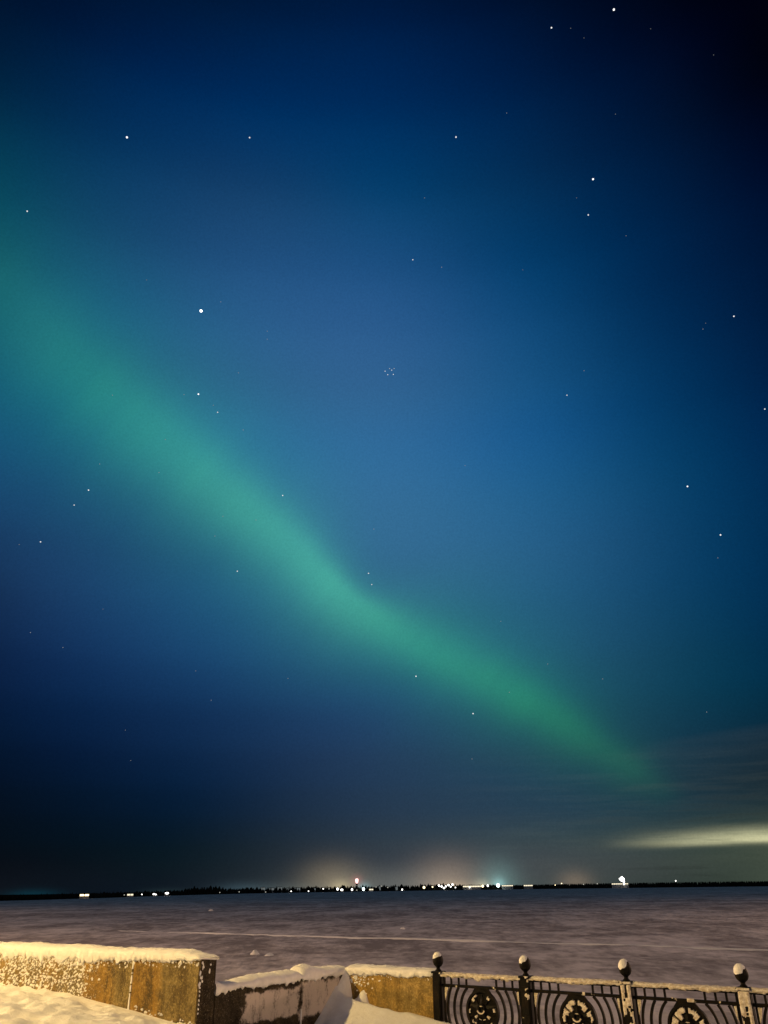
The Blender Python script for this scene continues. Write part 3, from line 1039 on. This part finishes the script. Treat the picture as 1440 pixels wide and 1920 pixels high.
shore_lamp(811, 1663, 4, 3.5, 'warm', 'small warm lamp between the warm round lamp and the jumbled cluster', G_)
for (x, y, w, h, lb) in ((823, 1660.5, 5, 4.5, 'leftmost warm lamp of the jumbled shore cluster'), (828, 1662, 5, 4.5, 'second warm lamp from the left in the jumbled shore cluster'),
                         (832.5, 1665, 5.5, 4.5, 'lowest warm lamp in the jumbled shore cluster'), (836, 1662, 4, 4, 'warm lamp in the middle of the jumbled shore cluster'),
                         (841, 1659.5, 5, 4.5, 'upper warm lamp in the jumbled shore cluster, right of its middle'), (848.5, 1658.5, 5, 5, 'rightmost and highest warm lamp of the jumbled shore cluster'),
                         (845, 1662.5, 4, 3.5, 'warm lamp below the highest one in the jumbled shore cluster')):
    shore_lamp(x, y, w, h, 'white', lb, G_)
shore_lamp(854, 1664, 2.6, 3, 'white', 'tiny white lamp just right of the jumbled shore cluster', G_)
shore_lamp(880.5, 1664, 3, 3, 'white', 'tiny white lamp on the lit strip left of the yellowish lamp', G_)
shore_lamp(365, 1680.5, 3.6, 3.6, 'white', 'single white lamp low at the ice edge below the dark wooded hump', G_, in_front=60)
shore_lamp(292, 1677.2, 4, 3, 'white', 'small white lamp left of the bright wide one on the left shore', G_)
shore_lamp(313, 1674.8, 10, 4.5, 'white', 'bright wide white lamp on the left shore, before the dark wooded hump', G_)
shore_lamp(288.5, 1676.5, 6, 3.5, 'white', 'oblong white lamp in the middle of the left shore', G_)
shore_lamp(1267, 1651.5, 2.8, 2.8, 'white', 'lone tiny lamp on a mast far right, right of the white globe cluster', G_)
shore_lamp(1041, 1659.5, 2.6, 2.4, 'warm', 'faint warm lamp at the left foot of the orange glow', G_)
shore_lamp(1053, 1656.5, 3, 2.4, 'warm', 'faint warm lamp under the orange glow, higher of two', G_)
for (x, y) in ((233, 1678), (246, 1678), (266, 1677), (412, 1673.4), (448.5, 1672.2), (498, 1672.5), (546, 1671.2), (578.5, 1671), (606, 1666.5), (617, 1666.5),
               (669, 1669), (697, 1668), (705, 1663), (715, 1661.5), (727, 1664), (1094, 1658), (1120, 1657)):
    shore_lamp(x, y, 3.0 if x < 600 else 3.4, 2.4, 'white' if x in (246, 266, 546, 578.5, 606, 697) else 'dim', 'faint pinprick lamp strung along the dark far shore', 'faint lamps of the far shore')


def lit_building(x0, x1, ytop, ybot, label, wmat='glow', dep=12, grp=None, in_front=10, name='lit_building', behind=0):
    """A long low building on the far shore with a lit front."""
    dd = shore_dist((x0 + x1) / 2) - in_front + behind
    p0, p1 = at(x0, ybot, dd), at(x1, ybot, dd)
    zt = at((x0 + x1) / 2, ytop, dd).z
    zb = at((x0 + x1) / 2, ybot, dd).z
    L = (p1 - p0).to_2d().length
    rz = math.atan2(p1.y - p0.y, p1.x - p0.x)
    root = empty(name, (p0.x, p0.y, -3.2), rz)
    tag(root, label, 'building', grp)
    H, B = zt + 3.2, max(.3, zb + 3.2)
    MB().box(0, L, 0, dep, 0, H).build('wall', M_FACADE, root)
    MB().box(-.4, L + .4, -.4, dep + .4, H + .02, H + .5).prism([(0, H + .52), (L, H + .52), (L * .97, H + .9), (L * .03, H + .9)], 0, dep).build('roof', M_TREE, root)
    wn = MB()
    k_ = max(2, int(L / 5))
    for i in range(k_):
        wn.box(L * (i + .08) / k_, L * (i + .92) / k_, -.12, .02, B, H - .25)
    wn.build('glowing_front', LM[wmat], root)


lit_building(149, 167, 1676.3, 1680, 'long low building with a bright warm lit front on the far left shore', 'warm')
lit_building(238, 250, 1675.8, 1679, 'small lit building left of the oblong white lamp on the left shore', 'glow')
lit_building(868, 902, 1660.6, 1663.2, 'long lit quay building between the jumbled lamp cluster and the yellowish lamp', 'glow')
lit_building(941, 962, 1659.6, 1661.6, 'lit quay building immediately right of the brightest floodlight', 'glow')
lit_building(982, 999, 1659.2, 1661.4, 'short lit quay building halfway from the brightest floodlight to the orange glow', 'glow')
lit_building(1147, 1178, 1656.2, 1658.2, 'low lit building at the foot of the white globe cluster', 'glow')
lit_building(692, 700, 1666.5, 1669, 'small lit building just right of the cold white lamp by the tower', 'glow')
for i, (x0, x1, yt) in enumerate(((488, 497, 1664), (503, 514, 1665), (520, 529, 1663.5), (534, 541, 1665.5), (552, 563, 1664.5), (584, 592, 1665.5), (706, 714, 1662), (738, 746, 1663))):
    lit_building(x0, x1, yt, 1669, ['pale flat block at the left end of the faint row left of the warm glow', 'wide pale flat block, second in the faint row left of the warm glow',
                 'tallest pale flat block in the faint row left of the warm glow', 'narrowest pale flat block in the faint row left of the warm glow',
                 'widest right hand pale flat block in the faint row left of the warm glow', 'pale flat block at the edge of the warm glow',
                 'pale flat block with dim front glow right of the red topped tower', 'pale flat block with dim front glow far right of the tower'][i], 'front_glow',
                 14, 'faint flat blocks beyond the far wood', -30, 'apartment_block')  # front panels glow faintly in place of light falling on the facades

# red topped tower
dd = shore_dist(669) + 10
p = at(669, 1668, dd)
s_ = dd / 1610
root = empty('signal_tower', (p.x, p.y, -3.2))
tag(root, 'dark tower with a glowing red white top above the warm shore lights', 'tower')
zt = at(669, 1653.5, dd).z + 3.2
tw = MB()
for i in range(4):
    a_ = math.pi / 4 + i * math.pi / 2
    V = []
    for z_, r_ in ((0, 3.4), (zt - 7, 2.2)):
        for (du, dv_) in ((-.35, -.35), (.35, -.35), (.35, .35), (-.35, .35)):
            V.append((r_ * s_ * .8 * math.cos(a_) + du, r_ * s_ * .8 * math.sin(a_) + dv_, z_))
    tw.add(V, [(0, 1, 5, 4), (1, 2, 6, 5), (2, 3, 7, 6), (3, 0, 4, 7)])
for z_ in np.linspace(4, zt - 8, 6):
    r_ = (3.4 - 1.2 * z_ / zt) * s_ * .56
    tw.box(-r_, r_, -r_, r_, z_, z_ + .8)
tw.box(-1.9 * s_, 1.9 * s_, -1.9 * s_, 1.9 * s_, zt - 9 , zt - 4.5, .3)
tw.build('tower_frame', M_MAST, root)
bc = MB().lathe([(1.3 * s_, -5.0 * s_ / 1.6), (2.3 * s_, -1.5 * s_), (2.9 * s_, 1.5 * s_), (2.7 * s_, 4.2 * s_), (1.2 * s_, 5.0 * s_)], (0, 0, zt + 1), 12)
bc.build('beacon', LM['red'], root, True)

# added mast on the right; its globes stand in for an irregular white glow
dd = shore_dist(1167) - 8
p = at(1167, 1657, dd)
s_ = dd / 1610
root = empty('glow_cluster_mast', (p.x, p.y, -3.2))
tag(root, 'added mast crowded with brilliant white globes above the dark right shore', 'floodlight', G_)
zb = at(1167, 1657, dd).z + 3.2
MB().lathe([(1.0, 0), (.6, zb + 8 * s_)], (0, 0, 0), 8).box(-4 * s_, 4 * s_, -.3, .3, zb + 4 * s_, zb + 4.4 * s_).build('mast', M_MAST, root)
for (ox, oz, r_) in ((-2.5, 7.5, 2.2), (.5, 9.5, 2.4), (2.2, 7.6, 2.6), (1.0, 5.6, 2.4), (-.6, 6.2, 2.5), (2.8, 3.9, 2.0), (3.0, 1.6, 1.4), (2.6, -.6, 1.3), (-3.8, 8.0, 1.3)):
    globe(MB(), (ox * s_, -.4, zb + oz * s_), r_ * s_).build('lamp_head', LM['white'], root, True)

# ------------------------------------------------------------------ stars
ST = {}


def star_mat(bright, tint=(1, 1, 1)):
    key = (round(bright, 2), tint)
    if key not in ST:
        ST[key] = lamp_mat('star_light', tint, bright)
    return ST[key]


def star_obj(x, y, px, bright, label, grp, name='star', tint=(1, 1, 1)):
    p = Vector((0, 0, EYE)) + heading(x, y) * 8000
    bm = bmesh.new()
    bmesh.ops.create_icosphere(bm, subdivisions=2, radius=px * .68 / 1442 * 8000 / 2)
    me = bpy.data.meshes.new(name)
    bm.to_mesh(me)
    bm.free()
    me.materials.append(star_mat(bright, tint))
    o = lnk(bpy.data.objects.new(name, me))
    o.location = p
    tag(o, label, name, grp)


star_obj(377, 583, 7.2, 3.0, 'largest and brightest white planet above the left part of the green aurora', None, 'planet')
BS = 'bright stars of the night sky'
for (x, y, px, br, lb) in (
        (1151, 18, 4.6, 1.6, 'bright star at the very top of the dark right sky'),
        (1034, 52, 3.4, 1.1, 'star near the top edge, left of the topmost bright star'),
        (238, 257.5, 4.6, 1.5, 'bright star high on the left, left of two at one height'),
        (468, 258, 3.6, .8, 'dimmer star level with and right of the bright star high on the left'),
        (855, 257, 3.6, 1.0, 'lone star high right of the middle'),
        (1112, 336, 4.6, 1.5, 'bright star in the upper right, upper of a close pair'),
        (1103, 403, 3.4, .9, 'dimmer star just below the bright star in the upper right'),
        (51, 396, 3.4, .9, 'star at the left edge above the top of the green aurora'),
        (774, 487, 3.0, .8, 'small star right of the middle, left of a fainter twin'),
        (1376, 593, 3.4, 1.1, 'star near the right edge in the dark blue'),
        (1063, 741, 3.0, .8, 'small star in the blue right of the star cluster'),
        (1434, 767, 3.2, .9, 'star touching the right edge of the sky'),
        (372, 739, 4.2, 1.4, 'bright star on the upper edge of the aurora below the planet'),
        (408, 773, 3.2, .7, 'dim star just below right of the bright star on the aurora edge'),
        (1289, 912, 4.0, 1.3, 'bright star in the right sky, upper left of another'),
        (1351, 1003, 3.8, 1.1, 'star in the right sky, lower right of a brighter one'),
        (530, 929, 3.2, .9, 'star on the upper edge of the brightest aurora'),
        (166, 919, 3.4, 1.0, 'star below the aurora on the left, upper of a pair'),
        (139, 947, 3.0, .8, 'star below the aurora on the left, lower of a pair'),
        (76, 1016, 3.2, .9, 'star low in the blue at the left edge under the aurora'),
        (445, 1071, 3.2, .8, 'star below the middle of the aurora band'),
        (691, 1075, 3.2, .8, 'star on the aurora upper edge at the band kink, upper of two'),
        (697, 1096, 3.0, .7, 'star on the aurora upper edge at the band kink, lower of two'),
        (780, 1268, 3.4, 1.0, 'star just under the aurora right of the middle'),
        (887, 1338, 3.4, 1.0, 'star below the thin right half of the aurora')):
    star_obj(x, y, px, br, lb, BS)
for (x, y, lb) in ((722, 696, 'leftmost star of the small cluster in the middle sky'), (727, 702.5, 'lowest left star of the small cluster in the middle sky'),
                   (730.5, 691, 'faint upper star of the small cluster in the middle sky'), (734.5, 694, 'bright upper right star of the small cluster in the middle sky'),
                   (737.5, 702, 'lower right star of the small cluster in the middle sky'), (739, 691, 'uppermost right star of the small cluster in the middle sky')):
    star_obj(x, y, 2.4, .9 if x not in (730.5, 739) else .45, lb, 'small star cluster in the middle of the sky')
for (x, y, br) in ((414, 566, .5), (501, 621, .45), (501, 636, .5), (828, 501, .6), (796, 371, .4), (950, 212, .4), (1154, 214, .3), (1318, 617, .5), (1323, 606, .3), (1346, 1046, .5),
                   (1095, 695, .45), (456, 806, .6), (400, 760, .45), (36, 1021, .4), (57, 1186, .6), (118, 1214, .55), (701, 992, .6), (955, 1298, .55), (885, 1423, .5), (1027, 1245, .55),
                   (1130, 1273, .55), (1325, 1335, .55), (540, 1272, .5), (396, 1313, .5), (298, 886, .6), (187, 870, .55), (418, 968, .5), (403, 1005, .5), (939, 1165, .5), (211, 741, .5),
                   (310, 824, .5), (1070, 53, .25), (1095, 71, .22), (1174, 442, .35), (1220, 54, .2), (1338, 103, .22), (980, 506, .3), (1081, 371, .3), (367, 1258, .4), (872, 873, .5),
                   (447, 699, .5), (275, 525, .3), (345, 740, .5), (193, 1142, .3), (245, 1426, .35), (235, 1369, .35), (480, 975, .5)):
    star_obj(x, y, 2.1, br * .5, 'faint pinprick star scattered in the night sky', 'faint stars')
